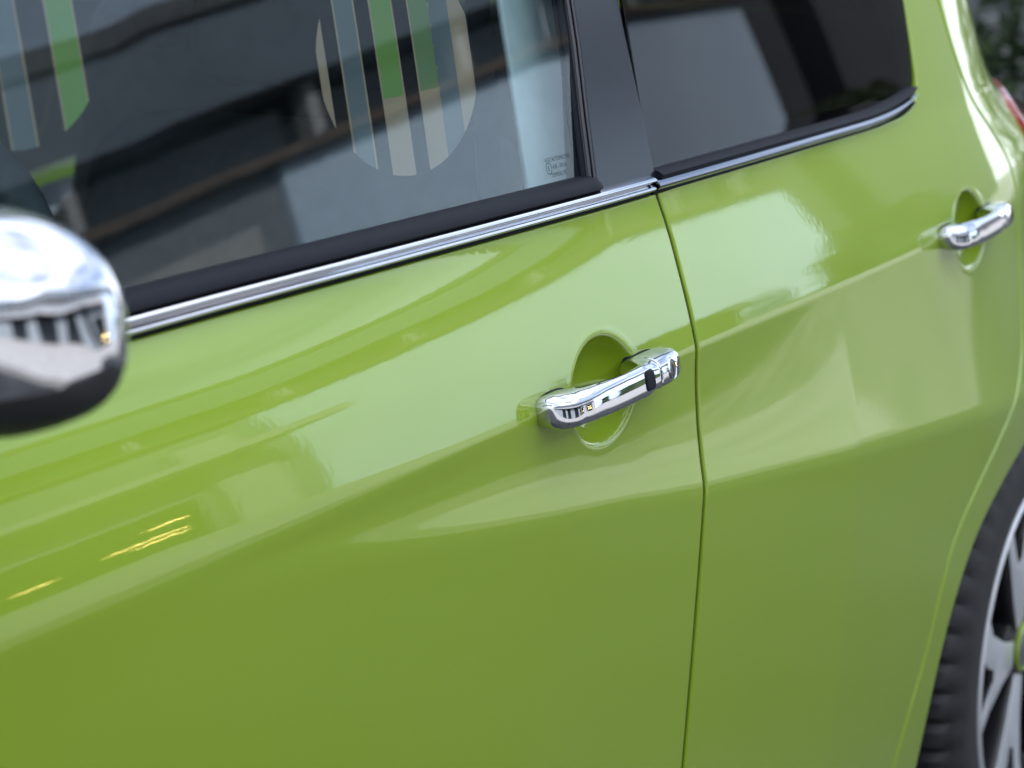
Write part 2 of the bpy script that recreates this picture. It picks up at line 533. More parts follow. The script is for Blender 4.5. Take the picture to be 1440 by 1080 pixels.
# ---- glass, pillars, mouldings
GO = .008
fglass_out = [(-.915, 1.020), (.0465, 1.020), (.060, 1.083), (.0735, 1.138), (.090, 1.215), (.118, 1.362), (-.51, 1.362)]
YF = lambda x, z: Y0(x, z) + (-.022 - .09 * (x + .21)) * np.maximum(z - 1.02, 0)
fglass = part(panel('front_window', fglass_out, M['glass'], None, fn=YF, off=GO, rows=False, step=.02, roll=.001, depth=.003, thick=.004))
tag(fglass, 'clear front side window')
RBL = [(.160, 1.018), (.1632, 1.075), (.167, 1.132), (.175, 1.215), (.192, 1.362)]      # rear edge of the black pillar
rglass_out = [*[(x + .0035, z) for x, z in RBL], *[(x - .003, z) for x, z in reversed(RGLASS_END) if z > 1.0225], (.80, 1.019), (.70, 1.018)]
YR = lambda x, z: Y0(x, z) - .062 * np.maximum(z - 1.02, 0)
rglass = part(panel('rear_window', rglass_out, M['privacy'], None, fn=YR, off=.005, rows=False, step=.02, roll=.001, depth=.003, thick=.004))
tag(rglass, 'darker tinted rear side window')
PBL = [(.0535, 1.0225), (.0685, 1.083), (.0845, 1.138), (.1015, 1.215), (.130, 1.362)]
pillar = part(panel('pillar_cover', [*PBL, *reversed(RBL)], M['black_gloss'], None, fn=Y0, off=-.001, rows=False, step=.02, roll=.0015, depth=.01))
tag(pillar, 'glossy black film on the centre pillar')
def ridge(name, path, r, m, off):
    """half-round bead along an (x, z) path on the flank"""
    p = resample(path, .012, closed=False)
    y = Y0(p[:, 0], p[:, 1]) + off
    rings = []
    for (x, z), yy in zip(p, y):
        rings.append([(x + r * math.cos(a), yy - r * math.sin(a) * .9, z) for a in np.linspace(0, 2 * math.pi, 13)[:-1]])
    return part(loft(name, np.array(rings), m))
def shift(path, d): return [(x + d, z) for x, z in path]
FR = shift(PBL, -.0058)
frame_strip = part(panel('window_frame', [*shift(PBL, -.0088), *reversed(shift(PBL, -.0006))], M['frame_black'], None, fn=Y0, off=.0015, rows=False, step=.01, roll=.001, depth=.012))
ridge('frame_bead', shift(PBL, -.0072), .0017, M['chrome_soft'] if False else M['frame_black'], .001)
ridge('frame_bead', shift(PBL, -.0014), .0012, M['frame_black'], .0)
ridge('glass_run_seal', shift([(.0465, 1.020), (.060, 1.083), (.0735, 1.138), (.090, 1.215), (.118, 1.362)], -.002), .0035, M['rubber'], .006)
frame_rear = part(panel('window_frame', [(.862, 1.36), (.864, 1.40), (.20, 1.40), (.192, 1.362)], M['frame_black'], None, fn=Y0, off=.004, rows=False, step=.02, roll=.001, depth=.01))
frame_top = part(panel('window_frame', [(-.505, 1.362), (.115, 1.362), (.115, 1.40), (-.49, 1.40)], M['frame_black'], None, fn=Y0, off=.004, rows=False, step=.02, roll=.001, depth=.01))

def strip(name, xs, sec, m, taper=None, zfun=None):
    """extrude a closed (dy, z) section along the flank"""
    rings = []
    for k, x in enumerate(xs):
        s = 1.0 if taper is None else taper(x)
        dz = 0. if zfun is None else zfun(x)
        zc = np.mean([q[1] for q in sec])
        yb = float(Y0(x, 1.0155)) + .0
        rings.append([(x, yb + dy * (s if dy < 0 else 1), zc + (z - zc) * s + dz) for dy, z in sec])
    return part(loft(name, np.array(rings), m, auto=60))
def lobe(z0, z1, h, n=7):
    return [(-h * math.sin(math.pi * k / (n - 1)) ** .75, z0 + (z1 - z0) * k / (n - 1)) for k in range(n)]
CH = [(.012, 1.0108)] + [(a - .0035, b) for a, b in lobe(1.0112, 1.0172, .0050)] + [(a - .0030, b) for a, b in lobe(1.0180, 1.0246, .0062)] + [(.012, 1.0248)]
strip('belt_trim', list(np.arange(-.94, .139, .02)) + [.1425], CH, M['chrome'])
SEAL = [(.014, 1.0225), (-.004, 1.0245), (-.0065, 1.0265), (-.0055, 1.0295), (-.001, 1.0335), (.006, 1.0355), (.014, 1.0355)]
strip('window_seal', list(np.arange(-.94, .041, .02)) + [.0485, .0505], SEAL, M['rubber'], taper=lambda x: 1.0 if x < .049 else .8)
LIP = [(.012, 1.0075), (-.0015, 1.0078), (-.0032, 1.0093), (-.0032, 1.0112), (.012, 1.0116)]
strip('trim_lip', list(np.arange(-.94, .14, .02)) + [.1425], LIP, M['rubber'])
def rz(x): return .0 if x < .62 else .017 * ((x - .62) / .21) ** 2.4
def rt(x): return (1.0 if x < .66 else max(.12, 1.0 - .88 * ((x - .66) / .155) ** 2.4))
CHR = [(.012, 1.0108)] + [(a - .0035, b) for a, b in lobe(1.0112, 1.0212, .0060, 9)] + [(.012, 1.0214)]
strip('belt_trim', [.1478] + list(np.arange(.155, .81, .015)) + [.816], CHR, M['trim_smoke'], taper=rt, zfun=rz)
SEALR = [(.014, 1.0200), (-.005, 1.0205), (-.006, 1.0235), (-.001, 1.0265), (.008, 1.0275), (.014, 1.0275)]
strip('window_seal', [.1610] + list(np.arange(.17, .826, .015)), SEALR, M['rubber'], taper=lambda x: (rt(max(x, .17)) * .6 + .4) * (1 if x < .79 else max(.15, 1 - ((x - .79) / .035) ** 2)), zfun=rz)
strip('trim_lip', [.1478] + list(np.arange(.16, .80, .015)) + [.803, .809, .813], LIP, M['rubber'], taper=lambda x: 1.0 if x < .78 else max(.1, 1 - ((x - .78) / .034) ** 2), zfun=lambda x: rz(x) * .95)
ridge('gap_shade_bead', SHUT, .0040, M['rubber'], .0056)  # black bead standing in for the shade inside the shut line
ridge('pillar_gap_seal', shift(RBL, .0016), .0017, M['rubber'], .004)

# front window: striped reflections painted as coloured discs, and the maker's etched marking
def on_glass(x, z, d): return (x, float(YF(x, z)) + GO + d, z)
def striped_reflection(cx, cz, rx, rzz, stripes, split):  # two colours per stripe imitate the shift across the glass reflection
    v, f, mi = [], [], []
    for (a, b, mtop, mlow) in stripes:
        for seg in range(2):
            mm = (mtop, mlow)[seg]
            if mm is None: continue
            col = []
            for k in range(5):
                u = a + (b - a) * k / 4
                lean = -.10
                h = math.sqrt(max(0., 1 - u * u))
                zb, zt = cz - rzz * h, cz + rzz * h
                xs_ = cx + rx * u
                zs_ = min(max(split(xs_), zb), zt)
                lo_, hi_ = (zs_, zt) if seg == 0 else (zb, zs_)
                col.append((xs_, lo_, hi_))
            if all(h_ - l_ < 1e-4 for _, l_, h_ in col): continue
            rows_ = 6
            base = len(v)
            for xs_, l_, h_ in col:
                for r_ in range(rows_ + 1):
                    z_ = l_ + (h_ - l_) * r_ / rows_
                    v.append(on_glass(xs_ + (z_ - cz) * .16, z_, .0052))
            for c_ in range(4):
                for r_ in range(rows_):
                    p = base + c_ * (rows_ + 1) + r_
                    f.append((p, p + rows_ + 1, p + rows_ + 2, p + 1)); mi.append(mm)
    me = mesh('painted_reflection', v, f)
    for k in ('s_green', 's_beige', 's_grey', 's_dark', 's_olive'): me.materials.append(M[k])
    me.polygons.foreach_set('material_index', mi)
    return link('painted_reflection', me, None, fglass)
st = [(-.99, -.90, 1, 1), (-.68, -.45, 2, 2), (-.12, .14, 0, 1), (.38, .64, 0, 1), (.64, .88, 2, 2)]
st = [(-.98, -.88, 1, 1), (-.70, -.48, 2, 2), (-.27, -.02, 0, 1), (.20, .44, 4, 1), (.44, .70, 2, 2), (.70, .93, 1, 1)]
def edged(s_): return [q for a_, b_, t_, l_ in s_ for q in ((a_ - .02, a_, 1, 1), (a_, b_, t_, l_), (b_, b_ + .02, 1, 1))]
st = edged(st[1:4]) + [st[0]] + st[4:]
striped_reflection(-.165, 1.140, .103, .078, st, lambda x: 1.118 + .03 * (x + .165))
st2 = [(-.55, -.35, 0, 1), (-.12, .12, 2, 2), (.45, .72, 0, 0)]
striped_reflection(-.560, 1.190, .085, .068, edged(st2), lambda x: 1.140)

def text_mesh(body, size, x, z, parent, name='etched_marking'):
    cu = bpy.data.curves.new('t', 'FONT')
    cu.body = body; cu.size = size; cu.resolution_u = 2
    to = bpy.data.objects.new('t', cu); COL.objects.link(to)
    dg = bpy.context.evaluated_depsgraph_get()
    me = bpy.data.meshes.new_from_object(to.evaluated_get(dg))
    bpy.data.objects.remove(to)
    for v in me.vertices:
        px, pz = x + v.co.x, z + v.co.y
        v.co = on_glass(px, pz, -.0006)
    me.materials.clear()
    me.name = name
    return link(name, me, M['text'], parent)
text_mesh('AGC AUTOMOTIVE', .0046, -.006, 1.0515, fglass)
text_mesh('43R - 00156', .0046, .0045, 1.0455, fglass)
text_mesh('TEMPERLITE', .0046, .000, 1.0395, fglass)
text_mesh('E', .0055, -.0032, 1.0448, fglass)
def ring_mark(cx, cz, r, t):
    v, f = [], []
    for k in range(28):
        a = 2 * math.pi * k / 28
        for rr in (r - t, r):
            v.append(on_glass(cx + rr * math.cos(a), cz + rr * math.sin(a), -.0006))
    for k in range(28):
        a = 2 * k; b = 2 * ((k + 1) % 28)
        f.append((a, b, b + 1, a + 1))
    link('etched_marking', mesh('ring', v, f), M['text'], fglass)
ring_mark(-.0015, 1.0466, .0046, .0006)

# ------------------------------------------------------------ door handles
def pch(x, xs, ys):
    """smooth (monotone-ish) interpolation"""
    xs = np.array(xs, float); ys = np.array(ys, float)
    m = np.gradient(ys, xs)
    x = np.clip(x, xs[0], xs[-1])
    i = np.clip(np.searchsorted(xs, x) - 1, 0, len(xs) - 2)
    h = xs[i + 1] - xs[i]; t = (x - xs[i]) / h
    return (2 * t**3 - 3 * t**2 + 1) * ys[i] + (t**3 - 2 * t**2 + t) * h * m[i] + (-2 * t**3 + 3 * t**2) * ys[i + 1] + (t**3 - t**2) * h * m[i + 1]
HX = [-.125, -.1240, -.1210, -.113, -.096, -.06, -.02, .016, .036, .060, .075, .0835, .0865]
HYO = [-.0045, -.0110, -.0180, -.0250, -.0286, -.0298, -.0300, -.0296, -.0290, -.0268, -.0232, -.0178, -.0105]
HHZ = [.0035, .0080, .0112, .0129, .0132, .0127, .0123, .0127, .0131, .0130, .0119, .0090, .0042]
HYI = [(-.14, .004), (-.098, .004), (-.084, -.004), (-.064, -.0135), (-.03, -.0180), (.006, -.0165), (.012, -.011), (.021, .004), (.11, .004)]
def yout(x): return float(pch(np.array(x), HX, HYO))
def hhz(x): return float(pch(np.array(x), HX, HHZ))
def yin(x): return float(np.interp(x, [q[0] for q in HYI], [q[1] for q in HYI]))
HZ = .8825
def hzc(x): return HZ + .010 * (x + .12)
def hsec(x, x0, n=44, shrink=1.0):
    yo, yi, hz = yout(x), yin(x), hhz(x)
    yi = max(yi, yo + .008)
    cy, hy = (yo + yi) / 2, (yi - yo) / 2
    base = float(Y0(x0, HZ))
    slope = float((Y0(x0 + .1, HZ) - Y0(x0 - .1, HZ)) / .2)
    out = []
    for k in range(n):
        a = 2 * math.pi * k / n
        c, s = math.cos(a), math.sin(a)
        e = 2 / 3.0
        dy = hy * math.copysign(abs(c) ** e, c) * shrink
        dz = hz * math.copysign(abs(s) ** e, s) * shrink
        dy += .18 * dz if dy < 0 else 0            # outer face leans back a little at the top
        out.append((x0 + x, base + slope * x + cy + dy, hzc(x) + dz))
    return out
def oval(x0, x, z, rx, rz, y, n=30, pw=2.0):
    base = float(Y0(x0, HZ)); slope = float((Y0(x0 + .1, HZ) - Y0(x0 - .1, HZ)) / .2)
    # follows the handle's own outer face
    r = []
    for k in range(n):
        a = 2 * math.pi * k / n
        c, s = math.cos(a), math.sin(a)
        px = x + rx * math.copysign(abs(c) ** (2 / pw), c); dz = rz * math.copysign(abs(s) ** (2 / pw), s)
        r.append((x0 + px, base + slope * px + yout(px) + .18 * (dz + z) + (max(yin(px), yout(px) + .008) - yout(px)) / 2 * (1 - (1 - min(.99, abs(dz + z) / hhz(px)) ** 3.0) ** (1 / 3.0)) + y, hzc(px) + z + dz))
    return r
def make_handle(x0, keyed):
    t = part(empty('door_handle', (0, 0, 0)))
    xs = [-.125, -.1247, -.124, -.1225, -.121, -.119, -.116, -.111] + list(np.arange(-.106, .0271, .004)) + [.0282, .0290]
    secs = [hsec(x, x0) for x in xs]
    secs[-1] = hsec(.0290, x0, shrink=.965)
    link('grip', loft('grip', np.array(secs), M['chrome']).data, M['chrome'], t)
    xs = [.0302, .0310, .032] + list(np.arange(.035, .074, .004)) + [.075, .078, .081, .0835, .0853, .0861, .0865]
    secs = [hsec(x, x0) for x in xs]
    secs[0] = hsec(.0302, x0, shrink=.965)
    link('end_cap', loft('end_cap', np.array(secs), M['chrome']).data, M['chrome'], t)
    for (px, pr, pz) in ((-.098, .0250, .0112), (.0550, .0275, .0112)):       # black gaskets under both feet
        rings = []
        for d, s in ((.004, 1.03), (-.0030, 1.03), (-.0042, 1.0), (-.0042, .8)):
            ring = []
            for k in range(36):
                a = 2 * math.pi * k / 36
                c, q = math.cos(a), math.sin(a)
                x = px + pr * s * math.copysign(abs(c) ** .75, c); z = hzc(x) + pz * s * math.copysign(abs(q) ** .75, q)
                ring.append((x0 + x, float(Y0(x0 + x, z)) + d + .0012, z))
            rings.append(ring)
        link('gasket', loft('gasket', np.array(rings), M['rubber']).data, M['rubber'], t)
    if keyed:
        secs = [oval(x0, .0075, .0010, .0082, .0080, .003, pw=5), oval(x0, .0075, .0010, .0082, .0080, -.0002, pw=5),
                oval(x0, .0075, .0010, .0077, .0075, -.0009, pw=5), oval(x0, .0075, .0010, .0062, .0062, -.0011, pw=5)]
        link('lock_button', loft('lock_button', np.array(secs), M['rubber']).data, M['rubber'], t)
        q = [(.0084, .0086, .002), (.0084, .0086, -.0006), (.0079, .0081, -.0012), (.0070, .0074, -.0009), (.0064, .0070, .0010)]
        secs = [oval(x0, .0525, .0010, a, b, y) for a, b, y in q]
        kr = link('key_ring', loft('key_ring', np.array(secs), M['chrome'], cap=False).data, M['chrome'], t)
        secs = [oval(x0, .0525, .0010, a, b, y) for a, b, y in ((.0066, .0072, .0012), (.0066, .0072, -.0003), (.0056, .0062, -.0005), (.003, .0034, -.0005))]
        link('key_cylinder', loft('key_cylinder', np.array(secs), M['frame_black']).data, M['frame_black'], t)
        secs = [oval(x0, .0525, .0010, a, b, y) for a, b, y in ((.0010, .0040, .002), (.0010, .0040, -.0006), (.0008, .0036, -.0007))]
        link('key_slot', loft('key_slot', np.array(secs), M['jamb']).data, M['jamb'], t)
    for o in [o for o in bpy.data.objects if o.parent is None and o.name.split('.')[0] in ('grip', 'end_cap', 'gasket', 'lock_button', 'key_ring', 'key_cylinder', 'key_slot')]:
        bpy.data.objects.remove(o)
    return t
hf = make_handle(0., True)
tag(hf, 'front door handle with black button and key lock')
hr = make_handle(.910, False)
tag(hr, 'rear door handle without lock')

# ------------------------------------------------------------ door mirror
def make_mirror():
    t = part(empty('door_mirror', (0, 0, 0)))
    tag(t, 'chrome capped door mirror with black lower shell')
    # stacked sections along y (outboard = -y): the housing swells and rounds off at the outer end
    ys = [.035, .02, -.005, -.04, -.075, -.105, -.130, -.148, -.162, -.172, -.178, -.181]
    HXh = [.040, .046, .052, .055, .055, .053, .050, .045, .038, .029, .018, .006]
    ZT = [1.120, 1.130, 1.138, 1.1425, 1.1440, 1.1440, 1.1425, 1.138, 1.130, 1.119, 1.104, 1.086]
    ZBm = [1.050, 1.046, 1.042, 1.040, 1.0395, 1.040, 1.042, 1.045, 1.050, 1.056, 1.064, 1.074]
    CX = [-.855, -.858, -.862, -.866, -.868, -.868, -.867, -.865, -.862, -.859, -.857, -.855]
    YS = np.linspace(ys[0], ys[-1], 46)
    YS = np.array([ys[0] + (ys[-1] - ys[0]) * (1 - (1 - k / 45) ** 1.5) for k in range(46)])
    idx = np.linspace(0, 1, len(ys))
    inv = lambda arr: np.array([float(pch(np.array(-y), [-q for q in ys], arr)) for y in YS])
    hx, zt, zb, cx = inv(HXh), inv(ZT), inv(ZBm), inv(CX)
    split = .27
    def ring(i, part_, n=40):
        pts = []
        zs = zb[i] + (zt[i] - zb[i]) * split
        hz = (zt[i] - zb[i]) / 2; zc = (zt[i] + zb[i]) / 2
        a0 = math.asin(max(-.99, min(.99, (zs - zc) / hz)))
        grow = .0 if part_ == 'cap' else -.0012
        angs = np.linspace(a0, math.pi - a0, n) if part_ == 'cap' else np.linspace(math.pi - a0, 2 * math.pi + a0, n)
        for a in angs:
            c, s = math.cos(a), math.sin(a)
            e = 2 / 2.4
            x = cx[i] - (hx[i] + grow) * math.copysign(abs(c) ** e, c)
            z = zc + (hz + grow) * math.copysign(abs(s) ** e, s)
            pts.append((x, YS[i], z))
        return pts
    for nm, m in (('cap', 'chrome'), ('lower_shell', 'plastic')):
        P = [ring(i, 'cap' if nm == 'cap' else 'low') for i in range(len(YS))]
        v, f = grid_mesh(P, close_v=True)
        f = list(f); n = len(P[0])
        f.append(tuple(range(n))); f.append(tuple(range(len(v) - 1, len(v) - n - 1, -1)))
        me = fix_normals(mesh(nm, v, f)); me.set_sharp_from_angle(angle=R(45))
        link(nm, me, M[m], t)
    # stalk to the door and the mirror glass on the rear face
    secs = []
    for k in range(7):
        u = k / 6
        secs.append([(-.845 + .02 * u + .032 * math.cos(a), -.02 + .085 * u, 1.052 - .022 * u + .014 * math.sin(a)) for a in np.linspace(0, 2 * math.pi, 17)[:-1]])
    st_ = loft('stalk', np.array(secs), M['plastic']); st_.parent = t
    gl = box('mirror_glass', (-.8195, -.130, 1.066), (-.8175, -.02, 1.124), M['chrome'], t, .0008, 1)
    return t
mirror = make_mirror()
# triangular sail the mirror stands on
part(panel('mirror_sail', [(-.96, 1.03), (-.88, 1.03), (-.80, 1.095), (-.87, 1.095)], M['plastic'], None, fn=Y0, off=-.004, rows=False, step=.02, roll=.002, depth=.012))

# ------------------------------------------------------------ wheels
def make_wheel(x, y, z, rt=.278):
    t = part(empty('wheel', (x, y, z)))
    t.scale = (1.14, 1, 1.14)
    # tyre: revolved section (radius, depth; y = 0 at the outer sidewall, + inwards), tread blocks on the shoulder
    prof = [(.196, .010), (.203, .004), (.215, .000), (.235, -.004), (.252, -.003), (.264, .004), (.271, .012), (.275, .020), (.2775, .032), (.278, .060),
            (.278, .110), (.277, .140), (.271, .158), (.255, .168), (.225, .170), (.196, .160)]
    n = 224
    P = []
    for k in range(n):
        a = 2 * math.pi * k / n
        groove = (k % 4) == 0
        row = []
        for j, (r, d) in enumerate(prof):
            r = .203 + (r - .203) * 1.29
            rr = r - (.0065 if (groove and 5 <= j <= 12) else 0)
            if j in (9, 10): rr -= .004 if (k % 8) == 4 else 0
            row.append((rr * math.cos(a), d, rr * math.sin(a)))
        P.append(row)
    v, f = grid_mesh(P, close_u=True)
    me = fix_normals(mesh('tyre', v, f)); me.set_sharp_from_angle(angle=R(30))
    ty = link('tyre', me, M['tyre'], t)
    def revolve(name, prof, m, n=96, par=t):
        P = [[(r * math.cos(2 * math.pi * k / n), d, r * math.sin(2 * math.pi * k / n)) for r, d in prof] for k in range(n)]
        v, f = grid_mesh(P, close_u=True)
        me = fix_normals(mesh(name, v, f)); me.set_sharp_from_angle(angle=R(35))
        return link(name, me, m, par)
    revolve('rim_lip', [(.203, .012), (.2035, .003), (.2005, .000), (.196, .001), (.192, .004), (.190, .010), (.192, .014), (.198, .016)], M['machined'])
    revolve('rim_barrel', [(.192, .006), (.186, .020), (.176, .05), (.172, .10), (.180, .15), (.193, .155), (.198, .15), (.198, .01)], M['rim_black'])
    revolve('brake_disc', [(.05, .075), (.125, .075), (.126, .080), (.125, .088), (.05, .088)], M['disc'])
    revolve('hub', [(.0, .018), (.026, .018), (.034, .020), (.042, .026), (.045, .04), (.045, .09), (.0, .09)], M['rim_black'])
    revolve('centre_cap', [(.0, .0125), (.018, .0130), (.024, .0145), (.0255, .018), (.0255, .021), (.0, .021)], M['chrome_soft'])
    revolve('cap_ring', [(.0255, .019), (.0258, .0145), (.0275, .0135), (.0292, .0150), (.0295, .021)], M['paint'])
    # five machined split spokes, each a frame around a black pocket
    def spoke(name, pts2, d0, d1, m, bev=.0025):
        bm = bmesh.new()
        vs = [bm.verts.new((px, d0(math.hypot(px, pz)), pz)) for px, pz in pts2]
        fa = bm.faces.new(vs)
        ext = bmesh.ops.extrude_face_region(bm, geom=[fa])
        for e in ext['geom']:
            if isinstance(e, bmesh.types.BMVert):
                e.co.y = d1
        bmesh.ops.recalc_face_normals(bm, faces=bm.faces)
        top = [e for e in bm.edges if all(abs(v_.co.y - d0(math.hypot(v_.co.x, v_.co.z))) < 1e-6 for v_ in e.verts)]
        bmesh.ops.bevel(bm, geom=top, offset=bev, segments=2, affect='EDGES', profile=.5)
        me = bpy.data.meshes.new(name); bm.to_mesh(me); bm.free()
        me.materials.append(m); me.materials.append(M['rim_black'])
        for p_ in me.polygons: p_.material_index = 0 if p_.normal.y < -.45 else 1
        me.polygons.foreach_set('use_smooth', [True] * len(me.polygons)); me.set_sharp_from_angle(angle=R(30))
        return link(name, me, m, t)
    face = lambda r: .019 - .012 * (r / .19) ** 2
    pol = lambda r, a: (r * math.cos(R(a)), r * math.sin(R(a)))
    for k in range(5):
        a = 72 * k + 36
        spoke('spoke', [pol(.036, a - 26), pol(.080, a - 20), pol(.140, a - 22), pol(.194, a - 29), pol(.194, a - 14), pol(.150, a - 7), pol(.118, a - 3),
                        pol(.118, a + 3), pol(.150, a + 7), pol(.194, a + 11), pol(.194, a + 17), pol(.140, a + 16), pol(.080, a + 18), pol(.036, a + 26)][::-1], face, .045, M['machined'])
    return t
wheel = make_wheel(1.312, .026, .262)
tag(wheel, 'rear wheel with machined two-tone alloy spokes')
front_wheel = make_wheel(-1.36, .030, .262)
# dark wheel housing behind each arch
def liner(cx, r=.345):
    P = []
    for k in range(30):
        a = R(-20 + 220 * k / 29)
        xx, zz = cx + r * math.cos(a), .262 + (r if r < .4 else .362) * math.sin(a)
        P.append([(xx, y_, zz) for y_ in (float(Y0(xx, max(zz, .15))) + .012, .30)])
    P2, f = grid_mesh(P)
    f = list(f); n = len(P2)
    f.append(tuple(range(1, n, 2)))
    return part(link('wheel_housing', mesh('wheel_housing', P2, f, False), M['jamb']))
liner(1.262, .475); liner(-1.36)

# ------------------------------------------------------------ far flank: the same parts mirrored
for o in (front_door, rear_door, quarter, fender, sill, rail, apil, jamb, cpil_in, rglass, pillar, frame_strip, frame_rear, frame_top, wheel, front_wheel):
    far_copy(o)
fg2 = part(link('front_window', fglass.data, M['glass'])); fg2.scale = (1, -1, 1); fg2.location = (0, 2 * YC, 0)

# ------------------------------------------------------------ roof, screens, ends
def cross(xf, zf, yedge, m, name, rows_=9, cols=25, crown=0.03, flip=False):
    """sheet spanning both flanks; xf(u), zf(u) along the car, yedge(u) near-side edge, crowned across"""
    P = []
    for i in range(rows_):
        u = i / (rows_ - 1)
        ye = yedge(u)
        P.append([(xf(u, (2 * j / (cols - 1) - 1)), ye + (2 * YC - 2 * ye) * j / (cols - 1), zf(u) + crown * (1 - abs(2 * j / (cols - 1) - 1) ** 2.4)) for j in range(cols)])
    v, f = grid_mesh(P)
    me = fix_normals(mesh(name, v, f))
    o = link(name, me, m)
    so = o.modifiers.new('thickness', 'SOLIDIFY'); so.thickness = .006; so.offset = -1
    return part(o)
yr = lambda x, z: float(Y0(x, z))
cross(lambda u, s: -.52 + 1.88 * u - .02 * (1 - s * s), lambda u: 1.408 + .03 * math.sin(math.pi * u), lambda u: yr(-.52 + 1.88 * u, 1.409), M['paint'], 'roof', 15, 25, .045)
cross(lambda u, s: -.50 + 1.74 * u, lambda u: 1.385 + .03 * math.sin(math.pi * u), lambda u: yr(-.50 + 1.74 * u, 1.385) + .02, M['headliner'], 'headliner', 11, 21, .035)
cross(lambda u, s: -.98 + .45 * u - .10 * (1 - s * s), lambda u: 1.01 + .385 * u, lambda u: yr(-.98 + .45 * u, 1.01 + .37 * u) + .012, M['glass'], 'windscreen', 11, 25, .03)
cross(lambda u, s: -.99 - .75 * u - .08 * (1 - s * s), lambda u: .992 - .13 * u - .12 * u ** 3, lambda u: yr(-.99 - .75 * u, .985 - .13 * u - .12 * u ** 3) + .004, M['paint'], 'bonnet', 13, 25, .05)
cross(lambda u, s: -1.745 - .14 * (1 - abs(s) ** 2.5), lambda u: .74 - .52 * u, lambda u: yr(-1.73, .74 - .52 * u) + .01, M['paint'], 'front_bumper', 9, 25, .0)
cross(lambda u, s: 1.385 + .27 * u + .09 * (1 - abs(s) ** 2.5), lambda u: 1.385 - .33 * u, lambda u: yr(1.385 + .25 * u, 1.36 - .33 * u) + .012, M['privacy'], 'rear_screen', 9, 25, .0)
cross(lambda u, s: 1.67 + .17 * min(1, u * 1.6) + .10 * (1 - abs(s) ** 2.5), lambda u: 1.055 - .83 * u, lambda u: yr(1.67 + .17 * min(1, u * 1.6), 1.055 - .83 * u) + .006, M['paint'], 'tailgate', 13, 25, .0)
# tail lamp wrapping the rear corner
tl = panel('tail_lamp', smooth_poly([(1.262, .972), (1.31, .995), (1.44, 1.00), (1.60, .97), (1.74, .90), (1.78, .76), (1.62, .78), (1.45, .83), (1.30, .905)], 2, closed=True), M['red_lens'], None, fn=Y0, off=-.008, rows=False, step=.015, roll=.006, depth=.012)
part(tl); tag(tl, 'red tail lamp on the rear corner')
far_copy(tl)

# ------------------------------------------------------------ interior seen through the glass
def soft_block(name, lo, hi, m, bevel, shear=0.):
    o = box(name, lo, hi, m, None, bevel, 4)
    if shear:
        zc = lo[2]
        for v_ in o.data.vertices: v_.co.x += (v_.co.z - zc) * shear
    return part(o)
def seat(y0, x0):
    t = part(empty('front_seat', (0, 0, 0)))
    a = soft_block('cushion', (x0 - .48, y0, .36), (x0 + .06, y0 + .48, .54), M['seat'], .06); 
    b = soft_block('backrest', (x0, y0 + .01, .48), (x0 + .13, y0 + .47, 1.04), M['seat'], .055, .28)
    c = soft_block('headrest', (x0 + .18, y0 + .11, 1.07), (x0 + .27, y0 + .37, 1.26), M['seat'], .04, .15)
    d = soft_block('side_bolster', (x0 - .05, y0 - .005, .50), (x0 + .08, y0 + .06, .98), M['seat'], .03, .28)
    for o in (a, b, c, d):
        o.parent = t; o.matrix_parent_inverse = Matrix.Identity(4)
seat(.20, .02)
seat(1.00, .02)
soft_block('rear_seat', (.62, .22, .38), (1.10, 1.44, .55), M['seat'], .06)
soft_block('rear_seat', (1.02, .22, .50), (1.16, 1.44, 1.08), M['seat'], .05, .22)
soft_block('cabin_floor', (-.80, .10, .20), (1.55, 1.56, .26), M['trim_dark'], .01)
soft_block('dashboard', (-1.1, .10, .62), (-.62, 1.56, .985), M['trim_dark'], .06)
soft_block('instrument_hood', (-.76, .26, .94), (-.56, .60, 1.045), M['trim_dark'], .035)
soft_block('centre_console', (-.62, .74, .26), (.30, .92, .56), M['trim_dark'], .03)
soft_block('door_lining', (-.78, .075, .35), (.14, .105, 1.012), M['trim_dark'], .012)
soft_block('door_lining', (.18, .08, .35), (.85, .11, 1.010), M['trim_dark'], .012)
soft_block('far_door_lining', (-.78, 1.555, .35), (.14, 1.59, 1.012), M['trim_dark'], .012)
soft_block('far_door_lining', (.18, 1.55, .35), (.85, 1.58, 1.010), M['trim_dark'], .012)
def pillar_trim(name, x0, x1, y0, y1, m):
    P = []
    for z, s in ((1.0, 0.), (1.12, .03), (1.25, .065), (1.385, .12)):
        yy = float(Y0(.08, z)) 
        P.append([(x0 + s * .8, yy + y0, z), (x1 + s * .8, yy + y0 - .004, z), (x1 + s * .8, yy + y1, z), (x0 + s * .8 + .008, yy + y1, z)])
    o = part(loft(name, np.array(P), m, auto=30))
    b = o.modifiers.new('round', 'BEVEL'); b.width = .006; b.segments = 3
    return o
pt = pillar_trim('pillar_trim', .012, .145, .042, .052, M['trim_pale'])
far_copy(pt)
# seat belt webbing hanging beside the pillar trim
P = []
for k in range(14):
    z = 1.40 - .75 * k / 13
    xx = .05 + .8 * max(0, z - 1.0) * .32 + .012 * math.sin(k * .6)
    yy = float(Y0(.08, max(z, 1.0))) + .105 + max(0, 1.0 - z) * .10
    P.append([(xx, yy, z), (xx + .046, yy + .004, z), (xx + .046, yy + .0055, z), (xx, yy + .0015, z)])
part(loft('seat_belt', np.array(P), M['trim_dark'], auto=30))
